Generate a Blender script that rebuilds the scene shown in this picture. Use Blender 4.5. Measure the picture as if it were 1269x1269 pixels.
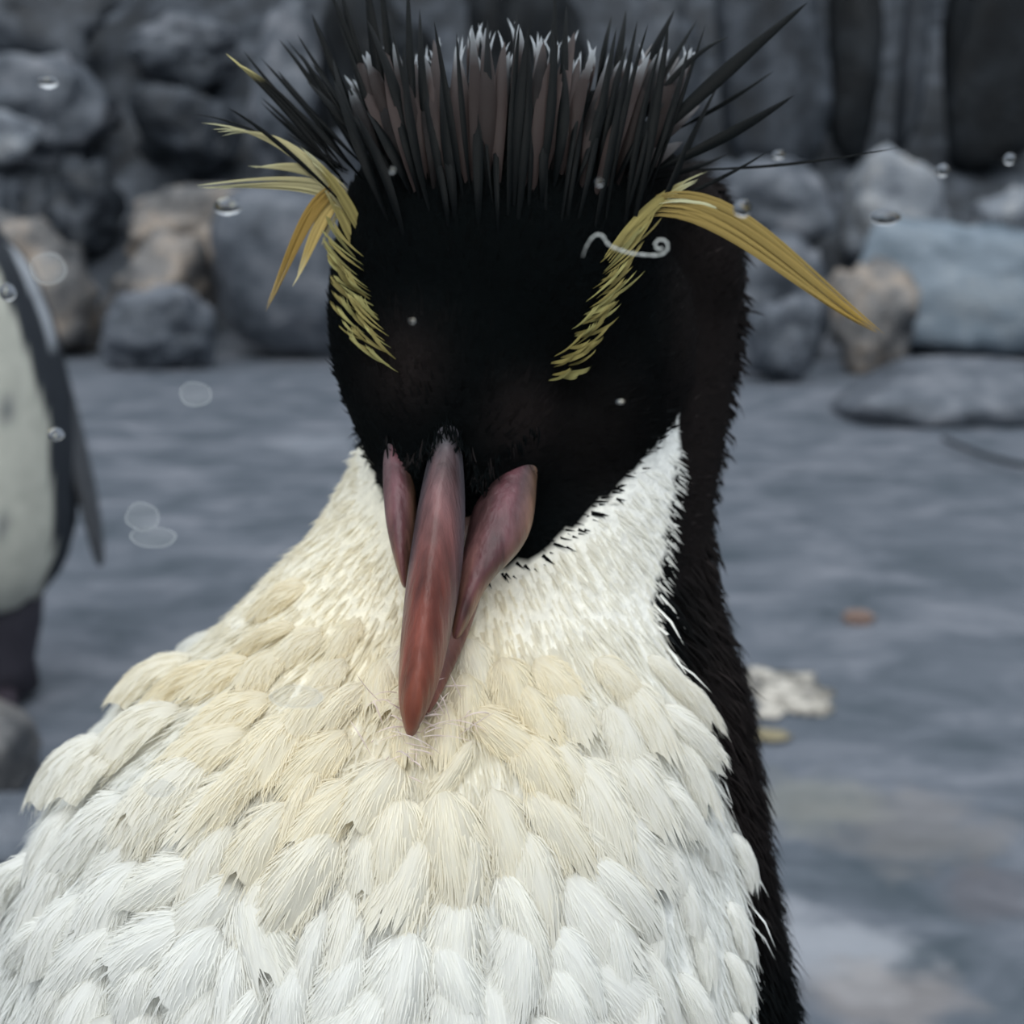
import bpy, bmesh, math, random
import numpy as np
from mathutils import Vector, Matrix, noise
from mathutils.bvhtree import BVHTree

for o in list(bpy.data.objects): bpy.data.objects.remove(o)
scene = bpy.context.scene
COL = scene.collection
rng = np.random.default_rng(7)
random.seed(7)

# ------------------------------------------------------------------ camera
F = 1600.0; C0 = 634.5
TH = math.radians(13.5)
CAM = Vector((0, 0, 0.5))
FW = Vector((0, math.cos(TH), -math.sin(TH)))
UP = Vector((0, math.sin(TH), math.cos(TH)))
RT = Vector((1, 0, 0))
cd = bpy.data.cameras.new('camera'); cam = bpy.data.objects.new('camera', cd); COL.objects.link(cam)
cam.location = CAM; cam.rotation_euler = (math.pi/2 - TH, 0, 0)
cd.sensor_fit = 'HORIZONTAL'; cd.sensor_width = 36.0
cd.lens = 36.0 * F / 1269.0
cd.clip_start = 0.005; cd.clip_end = 100
cd.dof.use_dof = True; cd.dof.focus_distance = 0.202
cd.dof.aperture_fstop = (cd.lens / 1000.0) / 0.0022
scene.camera = cam

# ------------------------------------------------------------------ light
w = bpy.data.worlds.new('overcast_sky'); scene.world = w; w.use_nodes = True
nt = w.node_tree; nt.nodes.clear()
out = nt.nodes.new('ShaderNodeOutputWorld'); bg = nt.nodes.new('ShaderNodeBackground')
tc = nt.nodes.new('ShaderNodeTexCoord'); sp = nt.nodes.new('ShaderNodeSeparateXYZ'); cr = nt.nodes.new('ShaderNodeValToRGB')
nt.links.new(tc.outputs['Generated'], sp.inputs[0]); nt.links.new(sp.outputs['Z'], cr.inputs[0])
cr.color_ramp.elements[0].position = 0.0; cr.color_ramp.elements[0].color = (0.20, 0.225, 0.25, 1)
cr.color_ramp.elements[1].position = 1.0; cr.color_ramp.elements[1].color = (0.80, 0.87, 0.95, 1)
nt.links.new(cr.outputs[0], bg.inputs[0]); nt.links.new(bg.outputs[0], out.inputs[0])
bg.inputs[1].default_value = 1.15
sd = bpy.data.lights.new('overcast_sun_offscreen', 'SUN'); sun = bpy.data.objects.new('overcast_sun_offscreen', sd); COL.objects.link(sun)
sd.energy = 1.3; sd.angle = math.radians(60); sd.color = (1.0, 0.98, 0.94)
sun.rotation_euler = (math.radians(38), math.radians(-6), 0)   # light of the open overcast sky, high above the enclosure
vs = scene.view_settings
scene.display_settings.display_device = 'sRGB'
vs.view_transform = 'Standard'; vs.look = 'None'; vs.gamma = 1.0; vs.use_curve_mapping = False
vs.exposure = 0.52

# ------------------------------------------------------------------ helpers
def px(u, v, D):
    return CAM + RT*((u-C0)/F*D) + UP*(-(v-C0)/F*D) + FW*D
def proj(P):
    P = np.asarray(P, float).reshape(-1, 3) - np.array(CAM)
    X = P @ np.array(RT); Y = P @ np.array(UP); D = P @ np.array(FW)
    return C0 + F*X/D, C0 - F*Y/D, D
def on_plane_y(u, v, y):
    d = RT*((u-C0)/F) + UP*(-(v-C0)/F) + FW
    return CAM + d*(y/d.y)
def on_floor(u, v, z=0.0):
    d = RT*((u-C0)/F) + UP*(-(v-C0)/F) + FW
    return CAM + d*((z-CAM.z)/d.z)
def s2l(c):
    return tuple(((x/255)/12.92 if x/255 <= 0.04045 else ((x/255+0.055)/1.055)**2.4) for x in c)
def smooth01(x, a, b):
    t = np.clip((x-a)/(b-a), 0, 1); return t*t*(3-2*t)
def in_poly(u, v, poly):
    u = np.asarray(u); v = np.asarray(v); ins = np.zeros(u.shape, bool); n = len(poly)
    for i in range(n):
        x1, y1 = poly[i]; x2, y2 = poly[(i+1) % n]
        if y1 == y2: continue
        c = ((y1 > v) != (y2 > v)) & (u < (x2-x1)*(v-y1)/(y2-y1)+x1)
        ins ^= c
    return ins
def tag(o, label=None, cat=None, group=None, kind=None):
    if label: o['label'] = label
    if cat: o['category'] = cat
    if group: o['group'] = group
    if kind: o['kind'] = kind
    return o
def link(name, mesh, mat=None, parent=None, smooth=True):
    o = bpy.data.objects.new(name, mesh); COL.objects.link(o)
    if mat is not None and not mesh.materials: mesh.materials.append(mat)
    if parent is not None: o.parent = parent
    return o
def empty(name, loc):
    o = bpy.data.objects.new(name, None); COL.objects.link(o); o.location = loc; o.empty_display_size = 0.02
    return o
def mesh_np(name, V, Fc, cols=None, smooth=True):
    m = bpy.data.meshes.new(name)
    m.from_pydata([tuple(p) for p in V], [], [tuple(int(i) for i in f) for f in Fc])
    if cols is not None: set_col(m, cols)
    if smooth: m.polygons.foreach_set('use_smooth', np.ones(len(m.polygons), bool))
    m.update(); return m
def set_col(m, cols):
    a = m.color_attributes.new('col', 'FLOAT_COLOR', 'POINT')
    c = np.ones((len(m.vertices), 4), np.float32); c[:, :3] = cols
    a.data.foreach_set('color', c.ravel())
def child(o, parent):                       # keep world coordinates under a moved Empty
    o.parent = parent; o.matrix_parent_inverse = Matrix.Translation(parent.location).inverted(); return o

# ------------------------------------------------------------------ materials
def new_mat(name):
    m = bpy.data.materials.new(name); m.use_nodes = True
    n = m.node_tree.nodes; b = n['Principled BSDF']; return m, n, m.node_tree.links, b
def mat_attr(name, rough=0.6, spec=0.3, noise_scale=0, noise_amt=0.0, bump=0.0, bump_scale=400, stretch=None):
    m, n, l, b = new_mat(name)
    a = n.new('ShaderNodeVertexColor'); a.layer_name = 'col'; src = a.outputs[0]
    if noise_amt:
        t = n.new('ShaderNodeTexNoise'); t.inputs['Scale'].default_value = noise_scale; t.inputs['Detail'].default_value = 6
        c = n.new('ShaderNodeTexCoord'); so = c.outputs['Object']
        if stretch: ms_ = n.new('ShaderNodeMapping'); ms_.inputs['Scale'].default_value = stretch; l.new(so, ms_.inputs[0]); so = ms_.outputs[0]
        l.new(so, t.inputs['Vector'])
        mr = n.new('ShaderNodeMapRange'); mr.inputs[1].default_value = 0.3; mr.inputs[2].default_value = 0.7
        mr.inputs[3].default_value = 1-noise_amt; mr.inputs[4].default_value = 1+noise_amt
        l.new(t.outputs[0], mr.inputs[0])
        mx = n.new('ShaderNodeVectorMath'); mx.operation = 'SCALE'; l.new(src, mx.inputs[0]); l.new(mr.outputs[0], mx.inputs['Scale'])
        src = mx.outputs[0]
    l.new(src, b.inputs['Base Color'])
    b.inputs['Roughness'].default_value = rough; b.inputs['Specular IOR Level'].default_value = spec
    if bump:
        t2 = n.new('ShaderNodeTexNoise'); t2.inputs['Scale'].default_value = bump_scale; t2.inputs['Detail'].default_value = 5
        c2 = n.new('ShaderNodeTexCoord'); l.new(so if (noise_amt and stretch) else c2.outputs['Object'], t2.inputs['Vector'])
        bp = n.new('ShaderNodeBump'); bp.inputs['Strength'].default_value = bump; bp.inputs['Distance'].default_value = 0.001
        l.new(t2.outputs[0], bp.inputs['Height']); l.new(bp.outputs[0], b.inputs['Normal'])
    return m
M_body = mat_attr('plumage_skin', 0.9, 0.02, 500, 0.12, 0.4, 900)
M_fur = mat_attr('short_plumage', 0.7, 0.03)
M_crest = mat_attr('crest_feather', 0.45, 0.07)
M_yellow = mat_attr('yellow_feather', 0.6, 0.15)
M_bill = mat_attr('bill_horn', 0.38, 0.4, 200, 0.6, 0.7, 400, stretch=(1, 1, .25))
def mat_white_fur():
    m = mat_attr('white_short_plumage', 0.7, 0.08); n = m.node_tree.nodes; l = m.node_tree.links; b = n['Principled BSDF']
    tr = n.new('ShaderNodeBsdfTranslucent'); a = [x for x in n if x.type == 'VERTEX_COLOR'][0]; l.new(a.outputs[0], tr.inputs[0])
    ms = n.new('ShaderNodeMixShader'); ms.inputs[0].default_value = .4; l.new(b.outputs[0], ms.inputs[1]); l.new(tr.outputs[0], ms.inputs[2]); l.new(ms.outputs[0], n['Material Output'].inputs[0]); return m
M_wfur = mat_white_fur()
M_far = mat_attr('far_penguin_plumage', 0.7, 0.2, 60, 0.10)

def mat_feather():
    m, n, l, b = new_mat('chest_feather')
    oi = n.new('ShaderNodeObjectInfo'); tc = n.new('ShaderNodeTexCoord')
    mp = n.new('ShaderNodeMapping'); mp.inputs['Scale'].default_value = (42, 2.2, 2)
    l.new(tc.outputs['Object'], mp.inputs[0])
    t = n.new('ShaderNodeTexNoise'); t.inputs['Scale'].default_value = 1.0; t.inputs['Detail'].default_value = 3
    l.new(mp.outputs[0], t.inputs['Vector'])
    mr = n.new('ShaderNodeMapRange'); mr.inputs[1].default_value = 0.3; mr.inputs[2].default_value = 0.7
    mr.inputs[3].default_value = 0.93; mr.inputs[4].default_value = 1.05; l.new(t.outputs[0], mr.inputs[0])
    mx = n.new('ShaderNodeVectorMath'); mx.operation = 'SCALE'; l.new(oi.outputs['Color'], mx.inputs[0]); l.new(mr.outputs[0], mx.inputs['Scale'])
    l.new(mx.outputs[0], b.inputs['Base Color'])
    b.inputs['Roughness'].default_value = 0.75; b.inputs['Specular IOR Level'].default_value = 0.12
    bp = n.new('ShaderNodeBump'); bp.inputs['Strength'].default_value = 0.35; bp.inputs['Distance'].default_value = 0.0006
    l.new(t.outputs[0], bp.inputs['Height']); l.new(bp.outputs[0], b.inputs['Normal'])
    # light glows through the thin barbs
    tr = n.new('ShaderNodeBsdfTranslucent'); l.new(mx.outputs[0], tr.inputs[0])
    ms = n.new('ShaderNodeMixShader'); ms.inputs[0].default_value = 0.25
    o = n['Material Output']; l.new(b.outputs[0], ms.inputs[1]); l.new(tr.outputs[0], ms.inputs[2]); l.new(ms.outputs[0], o.inputs[0])
    return m
M_feather = mat_feather()

def mat_rock(name, c1, c2, c3, scale=3.0, rough=0.55, bump=0.5, spec=0.4, stretch=(1, 1, 1)):
    m, n, l, b = new_mat(name)
    tc = n.new('ShaderNodeTexCoord'); mp = n.new('ShaderNodeMapping'); mp.inputs['Scale'].default_value = stretch
    oi = n.new('ShaderNodeObjectInfo')
    av = n.new('ShaderNodeVectorMath'); av.operation = 'ADD'; l.new(tc.outputs['Object'], av.inputs[0]); l.new(oi.outputs['Random'], av.inputs[1])
    l.new(av.outputs[0], mp.inputs[0])
    t1 = n.new('ShaderNodeTexNoise'); t1.inputs['Scale'].default_value = scale; t1.inputs['Detail'].default_value = 8; t1.inputs['Roughness'].default_value = 0.62
    l.new(mp.outputs[0], t1.inputs['Vector'])
    cr = n.new('ShaderNodeValToRGB'); e = cr.color_ramp.elements
    e[0].position = 0.34; e[0].color = (*s2l(c1), 1); e[1].position = 0.68; e[1].color = (*s2l(c3), 1)
    x = e.new(0.5); x.color = (*s2l(c2), 1)
    l.new(t1.outputs[0], cr.inputs[0]); l.new(cr.outputs[0], b.inputs['Base Color'])
    t2 = n.new('ShaderNodeTexNoise'); t2.inputs['Scale'].default_value = scale*7; t2.inputs['Detail'].default_value = 6; l.new(mp.outputs[0], t2.inputs['Vector'])
    bp = n.new('ShaderNodeBump'); bp.inputs['Strength'].default_value = bump; bp.inputs['Distance'].default_value = 0.02
    l.new(t2.outputs[0], bp.inputs['Height']); l.new(bp.outputs[0], b.inputs['Normal'])
    b.inputs['Roughness'].default_value = rough; b.inputs['Specular IOR Level'].default_value = spec
    return m
R_grey = mat_rock('grey_rock', (48, 54, 62), (82, 88, 97), (118, 121, 128), 8)
R_pale = mat_rock('pale_rock', (84, 90, 100), (128, 134, 142), (160, 160, 160), 7)
R_tan = mat_rock('tan_rock', (50, 54, 60), (108, 106, 105), (160, 145, 130), 6)
R_dark = mat_rock('dark_rock', (22, 27, 33), (40, 46, 54), (74, 80, 89), 8)
R_black = mat_rock('black_rock', (9, 12, 15), (17, 21, 25), (34, 39, 44), 7, 0.6, 0.5, 0.2)  # darkest rock tone, for the back wall, stakes and boulders behind the crest
R_blue = mat_rock('blue_grey_rock', (80, 93, 104), (112, 124, 135), (134, 142, 149), 6)

def mat_floor():
    m, n, l, b = new_mat('wet_stone_floor')
    tc = n.new('ShaderNodeTexCoord')
    mp = n.new('ShaderNodeMapping'); mp.inputs['Scale'].default_value = (1.0, 1.5, 1); l.new(tc.outputs['Object'], mp.inputs[0])
    t1 = n.new('ShaderNodeTexNoise'); t1.inputs['Scale'].default_value = 5.5; t1.inputs['Detail'].default_value = 9; t1.inputs['Roughness'].default_value = 0.68
    t1.inputs['Distortion'].default_value = 0.6
    l.new(mp.outputs[0], t1.inputs['Vector'])
    cr = n.new('ShaderNodeValToRGB'); e = cr.color_ramp.elements
    e[0].position = 0.34; e[0].color = (*s2l((64, 73, 81)), 1); e[1].position = 0.68; e[1].color = (*s2l((118, 121, 129)), 1)
    x = e.new(0.5); x.color = (*s2l((88, 94, 103)), 1)
    l.new(t1.outputs[0], cr.inputs[0]); src = cr.outputs[0]
    # dried pale stains with their own ragged outline
    def stain(u, v, rx, ry, col, amt, src):
        c = on_floor(u, v)
        s = n.new('ShaderNodeVectorMath'); s.operation = 'SUBTRACT'; l.new(tc.outputs['Object'], s.inputs[0]); s.inputs[1].default_value = (c.x, c.y, 0)
        d = n.new('ShaderNodeVectorMath'); d.operation = 'MULTIPLY'; l.new(s.outputs[0], d.inputs[0]); d.inputs[1].default_value = (1/rx, 1/ry, 0)
        ln = n.new('ShaderNodeVectorMath'); ln.operation = 'LENGTH'; l.new(d.outputs[0], ln.inputs[0])
        t = n.new('ShaderNodeTexNoise'); t.inputs['Scale'].default_value = 22; t.inputs['Detail'].default_value = 6; l.new(tc.outputs['Object'], t.inputs['Vector'])
        ad = n.new('ShaderNodeMath'); ad.operation = 'MULTIPLY_ADD'; l.new(t.outputs[0], ad.inputs[0]); ad.inputs[1].default_value = 1.6; l.new(ln.outputs['Value'], ad.inputs[2])
        mr = n.new('ShaderNodeMapRange'); mr.inputs[1].default_value = 1.25; mr.inputs[2].default_value = 1.75; mr.inputs[3].default_value = amt; mr.inputs[4].default_value = 0
        l.new(ad.outputs[0], mr.inputs[0])
        mx = n.new('ShaderNodeMix'); mx.data_type = 'RGBA'; l.new(mr.outputs[0], mx.inputs['Factor']); l.new(src, mx.inputs['A']); mx.inputs['B'].default_value = (*s2l(col), 1)
        return mx.outputs['Result']
    src = stain(1030, 1170, 0.07, 0.07, (160, 162, 168), 0.6, src)
    src = stain(1090, 1230, 0.07, 0.05, (140, 132, 128), 0.5, src)
    src = stain(1130, 1020, 0.10, 0.09, (118, 114, 112), 0.5, src)
    src = stain(1000, 990, 0.09, 0.07, (124, 124, 116), 0.5, src)
    src = stain(1230, 1100, 0.05, 0.06, (82, 74, 76), 0.4, src)
    src = stain(390, 545, 0.12, 0.16, (130, 134, 142), 0.5, src)
    l.new(src, b.inputs['Base Color'])
    t2 = n.new('ShaderNodeTexNoise'); t2.inputs['Scale'].default_value = 14; t2.inputs['Detail'].default_value = 7; l.new(mp.outputs[0], t2.inputs['Vector'])
    bp = n.new('ShaderNodeBump'); bp.inputs['Strength'].default_value = 0.25; bp.inputs['Distance'].default_value = 0.02
    l.new(t2.outputs[0], bp.inputs['Height']); l.new(bp.outputs[0], b.inputs['Normal'])
    rr = n.new('ShaderNodeMapRange'); rr.inputs[3].default_value = 0.35; rr.inputs[4].default_value = 0.7; l.new(t1.outputs[0], rr.inputs[0]); l.new(rr.outputs[0], b.inputs['Roughness'])
    b.inputs['Specular IOR Level'].default_value = 0.35
    return m
M_floor = mat_floor()

def mat_pane():
    m, n, l, b = new_mat('window_glass'); n.remove(b)
    tr = n.new('ShaderNodeBsdfTransparent'); tr.inputs[0].default_value = (0.985, 0.99, 0.99, 1)
    gl = n.new('ShaderNodeBsdfGlossy'); gl.inputs['Roughness'].default_value = 0.0
    fr = n.new('ShaderNodeFresnel'); fr.inputs[0].default_value = 1.035
    ms = n.new('ShaderNodeMixShader'); l.new(fr.outputs[0], ms.inputs[0]); l.new(tr.outputs[0], ms.inputs[1]); l.new(gl.outputs[0], ms.inputs[2])
    l.new(ms.outputs[0], n['Material Output'].inputs[0]); return m
def mat_water():
    m, n, l, b = new_mat('water_drop')
    b.inputs['Transmission Weight'].default_value = 1; b.inputs['IOR'].default_value = 1.33; b.inputs['Roughness'].default_value = 0.02
    b.inputs['Base Color'].default_value = (1, 1, 1, 1); return m
def mat_film(name, col, amt):
    m, n, l, b = new_mat(name)
    b.inputs['Base Color'].default_value = (*s2l(col), 1); b.inputs['Roughness'].default_value = 0.6
    b.inputs['Alpha'].default_value = amt
    t = n.new('ShaderNodeTexNoise'); t.inputs['Scale'].default_value = 400; c = n.new('ShaderNodeTexCoord'); l.new(c.outputs['Object'], t.inputs['Vector'])
    mr = n.new('ShaderNodeMapRange'); mr.inputs[3].default_value = amt*0.5; mr.inputs[4].default_value = amt*1.5; l.new(t.outputs[0], mr.inputs[0]); l.new(mr.outputs[0], b.inputs['Alpha'])
    return m
M_pane = mat_pane(); M_water = mat_water()
M_film = mat_film('dried_water_film', (176, 182, 184), 0.22); M_rim = mat_film('dried_water_rim', (200, 206, 206), 0.38)

# ------------------------------------------------------------------ setting
def bank(x, y):                             # the ground climbs as a rubble bank at the back
    if y < 4.4: return 0.0
    return (y-4.4)*0.82 + 0.10*min(1, (y-4.4)*2)*noise.fractal(Vector((x*2.2, y*2.2, 9)), 1, 2, 4)
def make_floor():
    nx, ny = 180, 140
    xs = np.linspace(-8, 8, nx); ys = np.concatenate([np.linspace(-1.2, 3, 80), np.linspace(3.08, 7.0, 60)])
    V = []
    for y in ys:
        for x in xs:
            h = noise.noise(Vector((x*0.9, y*1.3, 3.1)))*0.012 + noise.noise(Vector((x*3, y*4, 1.1)))*0.004
            k = 1 - math.exp(-((x-(-0.02))**2+(y-0.26)**2)/0.05)     # level where the bird stands
            V.append((x, y, h*k - 0.004*k + bank(x, y)))
    Fc = [(j*nx+i, j*nx+i+1, (j+1)*nx+i+1, (j+1)*nx+i) for j in range(ny-1) for i in range(nx-1)]
    o = link('floor', mesh_np('floor', V, Fc), M_floor); tag(o, 'wet blue grey stone floor of the enclosure', kind='structure')
    o.data.materials.append(R_dark)
    for p in o.data.polygons: p.material_index = 1 if p.center.y > 4.5 else 0
make_floor()

def make_wall():
    nx, nz = 220, 50; V = []
    for k in range(nz):
        for i in range(nx):
            x = -8.5 + 17*i/(nx-1); z = 0.4 + 3.0*k/(nz-1)
            p = Vector((x*1.5, 0, z*2.1))
            c = noise.voronoi(p)[0]
            y = 6.4 - 0.42*(c[1]-c[0]) + 0.25*noise.fractal(p*1.4, 1, 2, 4)
            V.append((x, y, z))
    Fc = [(k*nx+i, k*nx+i+1, (k+1)*nx+i+1, (k+1)*nx+i) for k in range(nz-1) for i in range(nx-1)]
    o = link('wall_back', mesh_np('wall_back', V, Fc), R_black); tag(o, 'dark rough rock wall at the back of the enclosure', kind='structure')
make_wall()

def rock_mesh(name, seed, sub=4, angular=12, rough=0.06, flat=0.0, box=.8):
    r = random.Random(seed)
    planes = []
    for k in range(angular):
        n = Vector((r.gauss(0, 1), r.gauss(0, 1), r.gauss(0, 1))).normalized(); planes.append((n, r.uniform(0.62, 1.0)))
    for a in ((0, 0, 1), (0, 0, -1), (1, 0, 0), (-1, 0, 0), (0, -1, 0)):
        n = (Vector(a) + Vector((r.gauss(0, .22), r.gauss(0, .22), r.gauss(0, .22)))).normalized(); planes.append((n, r.uniform(box-.12, box+.12)))
    bm = bmesh.new(); bmesh.ops.create_icosphere(bm, subdivisions=sub, radius=1)
    off = Vector((r.uniform(0, 50), r.uniform(0, 50), r.uniform(0, 50)))
    for v in bm.verts:
        d = v.co.normalized(); acc = 1.15**-14
        for n, h in planes:
            q = d.dot(n)
            if q > 0.05: acc += (h/q)**-14
        rad = acc**(-1/14)
        rad *= 1 + rough*noise.fractal(d*1.8+off, 1, 2, 5) + 0.5*rough*noise.noise(d*6+off)
        v.co = d*rad
    co = np.array([v.co for v in bm.verts]); mn = co.min(0); mx = co.max(0)
    for v in bm.verts:
        v.co = Vector(((v.co[i]-mn[i])/(mx[i]-mn[i])*2-1 for i in range(3)))
    me = bpy.data.meshes.new(name); bm.to_mesh(me); bm.free()
    me.polygons.foreach_set('use_smooth', np.ones(len(me.polygons), bool)); return me
def rock(name, u0, v0, u1, v1, y, thick, mat, label, seed, cat='rock', group=None, angular=8, rough=0.26, rot=0, free=False):
    a = on_plane_y(u0, v1, y); b = on_plane_y(u1, v0, y)
    z0, z1 = a.z, b.z
    if free: pass
    elif y < 4.5: z0 = -0.02
    else: z0 = min(z0, bank((a.x+b.x)/2, y+thick*.3)-.01)
    me = rock_mesh(name, seed, 4, angular, rough)
    me.transform(Matrix.Rotation(rot, 4, 'Y') @ Matrix.Diagonal(((b.x-a.x)/2, thick/2, (z1-z0)/2, 1)))
    o = link(name, me, mat); o.location = ((a.x+b.x)/2, y+thick/2*0.6, (z0+z1)/2)
    tag(o, label, cat, group); return o
bw = 'boulders along the back of the enclosure'
YA, YB, YC, YD = 4.2, 4.62, 5.05, 5.5
rock('boulder', -90, 252, 104, 405, YA, .36, R_tan, 'long tan grey boulder with a pale top ledge, behind the spotted penguin', 1, group=bw)
rock('boulder', 112, 282, 250, 405, YA+.06, .30, R_tan, 'brownish boulder with a rust tinge between the long ledge and the smooth grey rock', 2, group=bw)
rock('boulder', 150, 228, 330, 345, YB, .30, R_tan, 'broad tan boulder tucked behind the smooth grey wedge rock', 3, group=bw)
rock('boulder', 256, 226, 520, 432, YA, .38, R_grey, 'smooth grey wedge shaped boulder beside the orange plumes', 4, group=bw, angular=6, rough=.08)
rock('boulder', 118, 352, 262, 428, 3.95, .24, R_grey, 'low grey stone in front of the tan boulders', 5, group=bw)
rock('boulder', -140, 208, 40, 330, YB, .30, R_grey, 'dull grey boulder above the long tan ledge', 6, group=bw)
rock('boulder', 44, 190, 134, 330, YB+.04, .30, R_dark, 'dark boulder between the ledge and the broad tan boulder', 7, group=bw)
rock('boulder', 156, 96, 290, 232, YC, .30, R_dark, 'mid grey boulder behind the broad tan boulder', 8, group=bw)
rock('boulder', 334, 150, 470, 330, YB+.04, .30, R_dark, 'dark boulder behind the white tipped left plumes', 9, group=bw)
rock('boulder', 150, 12, 285, 85, YD, .36, R_grey, 'grey rounded boulder with a lit top, high on the bank', 10, group=bw)
rock('boulder', 302, -20, 400, 232, YC+.02, .30, R_grey, 'upper grey boulder leaning above the black crest spikes', 11, group=bw)
rock('boulder', -130, -70, 146, 80, YD, .36, R_dark, 'topmost dark boulder above the pink flecked stone', 12, group=bw)
rock('boulder', -60, 62, 134, 215, YC, .30, R_grey, 'grey recessed boulder below the topmost dark one', 13, group=bw)
rock('pale_stone', -34, 134, 38, 204, YB+.02, .22, R_pale, 'small pinkish stone with a white top above the dull grey boulder', 14, angular=5, rough=.12, free=True)
rock('boulder', 402, -40, 560, 232, YC, .30, R_black, 'black boulder directly behind the crest', 15, group=bw)
rock('boulder', 564, -60, 735, 232, YC, .30, R_black, 'very dark boulder behind the middle of the crest', 16, group=bw)
rock('boulder', 738, -20, 876, 232, YC, .30, R_dark, 'dark grey boulder behind the right crest spikes', 17, group=bw)
rock('rock_slab', 880, -90, 1046, 232, YC, .26, R_dark, 'upright dark grey rock slab behind the long crest spikes', 18, angular=4, rough=.07)
rock('boulder', 880, 192, 1046, 345, YB, .30, R_grey, 'blocky grey boulder at the foot of the upright slab', 19, group=bw, angular=7)
rock('boulder', 1048, 178, 1206, 345, YB, .30, R_pale, 'pale boulder with a bright rounded top beside the dark stakes', 20, group=bw, angular=6)
rock('boulder', 1208, 216, 1360, 345, YB+.02, .30, R_pale, 'flat pale boulder at the foot of the black stake', 21, group=bw)
rock('boulder', 870, 285, 1044, 480, YA+.02, .30, R_grey, 'mottled grey boulder behind the tip of the yellow plume', 22, group=bw)
rock('boulder', 1046, 268, 1400, 450, YA, .34, R_blue, 'large pale blue grey boulder with a slanting top', 23, group=bw, angular=6, rough=.12)
rock('boulder', 1026, 318, 1150, 462, 3.86, .26, R_tan, 'tan edged boulder leaning against the large blue grey boulder', 24, group=bw, angular=7)
rock('boulder', 915, 365, 1024, 490, 3.66, .24, R_grey, 'narrow grey boulder beside the nape of the penguin, nearest to the flat slab', 25, group=bw)
rock('rock_slab', 1040, 456, 1400, 600, 3.05, .6, R_grey, 'low flat grey slab raised above the stone floor', 26, angular=3, rough=.06)
rock('dark_stake', 1022, -90, 1106, 200, YC+.06, .2, R_black, 'dark upright stake of rock behind the bright topped boulder', 27, angular=4, rough=.05)
rock('dark_stake', 1110, -90, 1160, 200, YC+.1, .2, R_dark, 'dull grey narrow stake between the two black stakes', 28, angular=4, rough=.05)
rock('dark_stake', 1164, -90, 1330, 215, YC+.03, .22, R_black, 'broad black stake behind the flat pale boulder', 29, angular=4, rough=.05)
def floor_rock(name, u, v, rx, ry, rz, mat, label, seed, cat='rock', rot=0, **k):
    p = on_floor(u, v); me = rock_mesh(name, seed, 4, k.get('angular', 8), k.get('rough', .1)); o = link(name, me, mat)
    me.transform(Matrix.Diagonal((rx, ry, rz, 1))); o.location = (p.x, p.y, rz*0.72); o.rotation_euler = (0, 0, rot); tag(o, label, cat, k.get('group')); return o
floor_rock('floor_stone', -30, 985, .055, .06, .045, R_tan, 'rounded pinkish grey stone on the floor below the spotted penguin', 31)
floor_rock('floor_stone', 20, 1060, .075, .06, .022, R_grey, 'low grey stone with a dark edge beside the white breast', 32)
floor_rock('pebble', 1063, 772, .020, .014, .009, mat_rock('brown_pebble', (80, 62, 58), (110, 88, 80), (140, 122, 110), 30), 'small brown pebble lying alone on the grey floor', 33, 'pebble')
M_white = mat_rock('white_dropping', (116, 114, 112), (166, 160, 150), (214, 208, 198), 40, .6, .4)
M_ochre = mat_rock('ochre_dropping', (112, 106, 88), (134, 124, 96), (140, 136, 122), 26, .6, .3)
floor_rock('dropping_splash', 976, 858, .050, .075, .0022, M_white, 'cream white dried splash on the floor beside the black flank', 34, 'splash', angular=3, rough=.7)
floor_rock('dropping_splash', 950, 912, .026, .016, .0015, M_ochre, 'small ochre splash next to the cream white splash', 35, 'splash', angular=5, rough=.3)
def make_hose():
    pts = [on_floor(1165, 548), on_floor(1195, 562), on_floor(1230, 575), on_floor(1275, 585), on_floor(1340, 590)]
    cu = bpy.data.curves.new('cable', 'CURVE'); cu.dimensions = '3D'; s = cu.splines.new('NURBS'); s.points.add(len(pts)-1)
    for i, p in enumerate(pts): s.points[i].co = (p.x, p.y-0.02, 0.012, 1)
    s.use_endpoint_u = True; cu.bevel_depth = 0.005; cu.bevel_resolution = 2
    ob = bpy.data.objects.new('tmp', cu); COL.objects.link(ob); dg = bpy.context.evaluated_depsgraph_get()
    me = bpy.data.meshes.new_from_object(ob.evaluated_get(dg)); bpy.data.objects.remove(ob)
    me.materials.clear()
    o = link('cable', me, R_black); tag(o, 'thin dark cable curving over the floor by the flat slab', 'cable')
make_hose()

# ------------------------------------------------------------------ main penguin: continuous body
BIRD = empty('crested_penguin', (-0.024, 0.26, 0.0))
tag(BIRD, 'black and white crested penguin with yellow brow plumes preening its breast', 'penguin')
# torso rings: pixel row, left edge, right edge, middle depth, half depth
RING = [(218, 745, 850, .292, .018), (242, 680, 888, .292, .028), (290, 560, 918, .290, .034), (400, 500, 922, .288, .038), (530, 450, 905, .284, .042),
        (600, 418, 893, .282, .045), (660, 380, 886, .280, .047), (720, 318, 888, .279, .050), (790, 248, 908, .278, .056), (850, 172, 928, .277, .063),
        (905, 112, 938, .276, .068), (970, 74, 948, .276, .073), (1040, 36, 958, .276, .078), (1120, 12, 972, .276, .082), (1200, -4, 984, .277, .085), (1290, -18, 996, .278, .087)]
def rings_mesh(bm, rings, n=40):
    L = [[bm.verts.new(p) for p in r] for r in rings]
    for a, b in zip(L[:-1], L[1:]):
        for i in range(n): bm.faces.new((a[i], a[(i+1) % n], b[(i+1) % n], b[i]))
    bm.faces.new(L[0][::-1]); bm.faces.new(L[-1])
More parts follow.
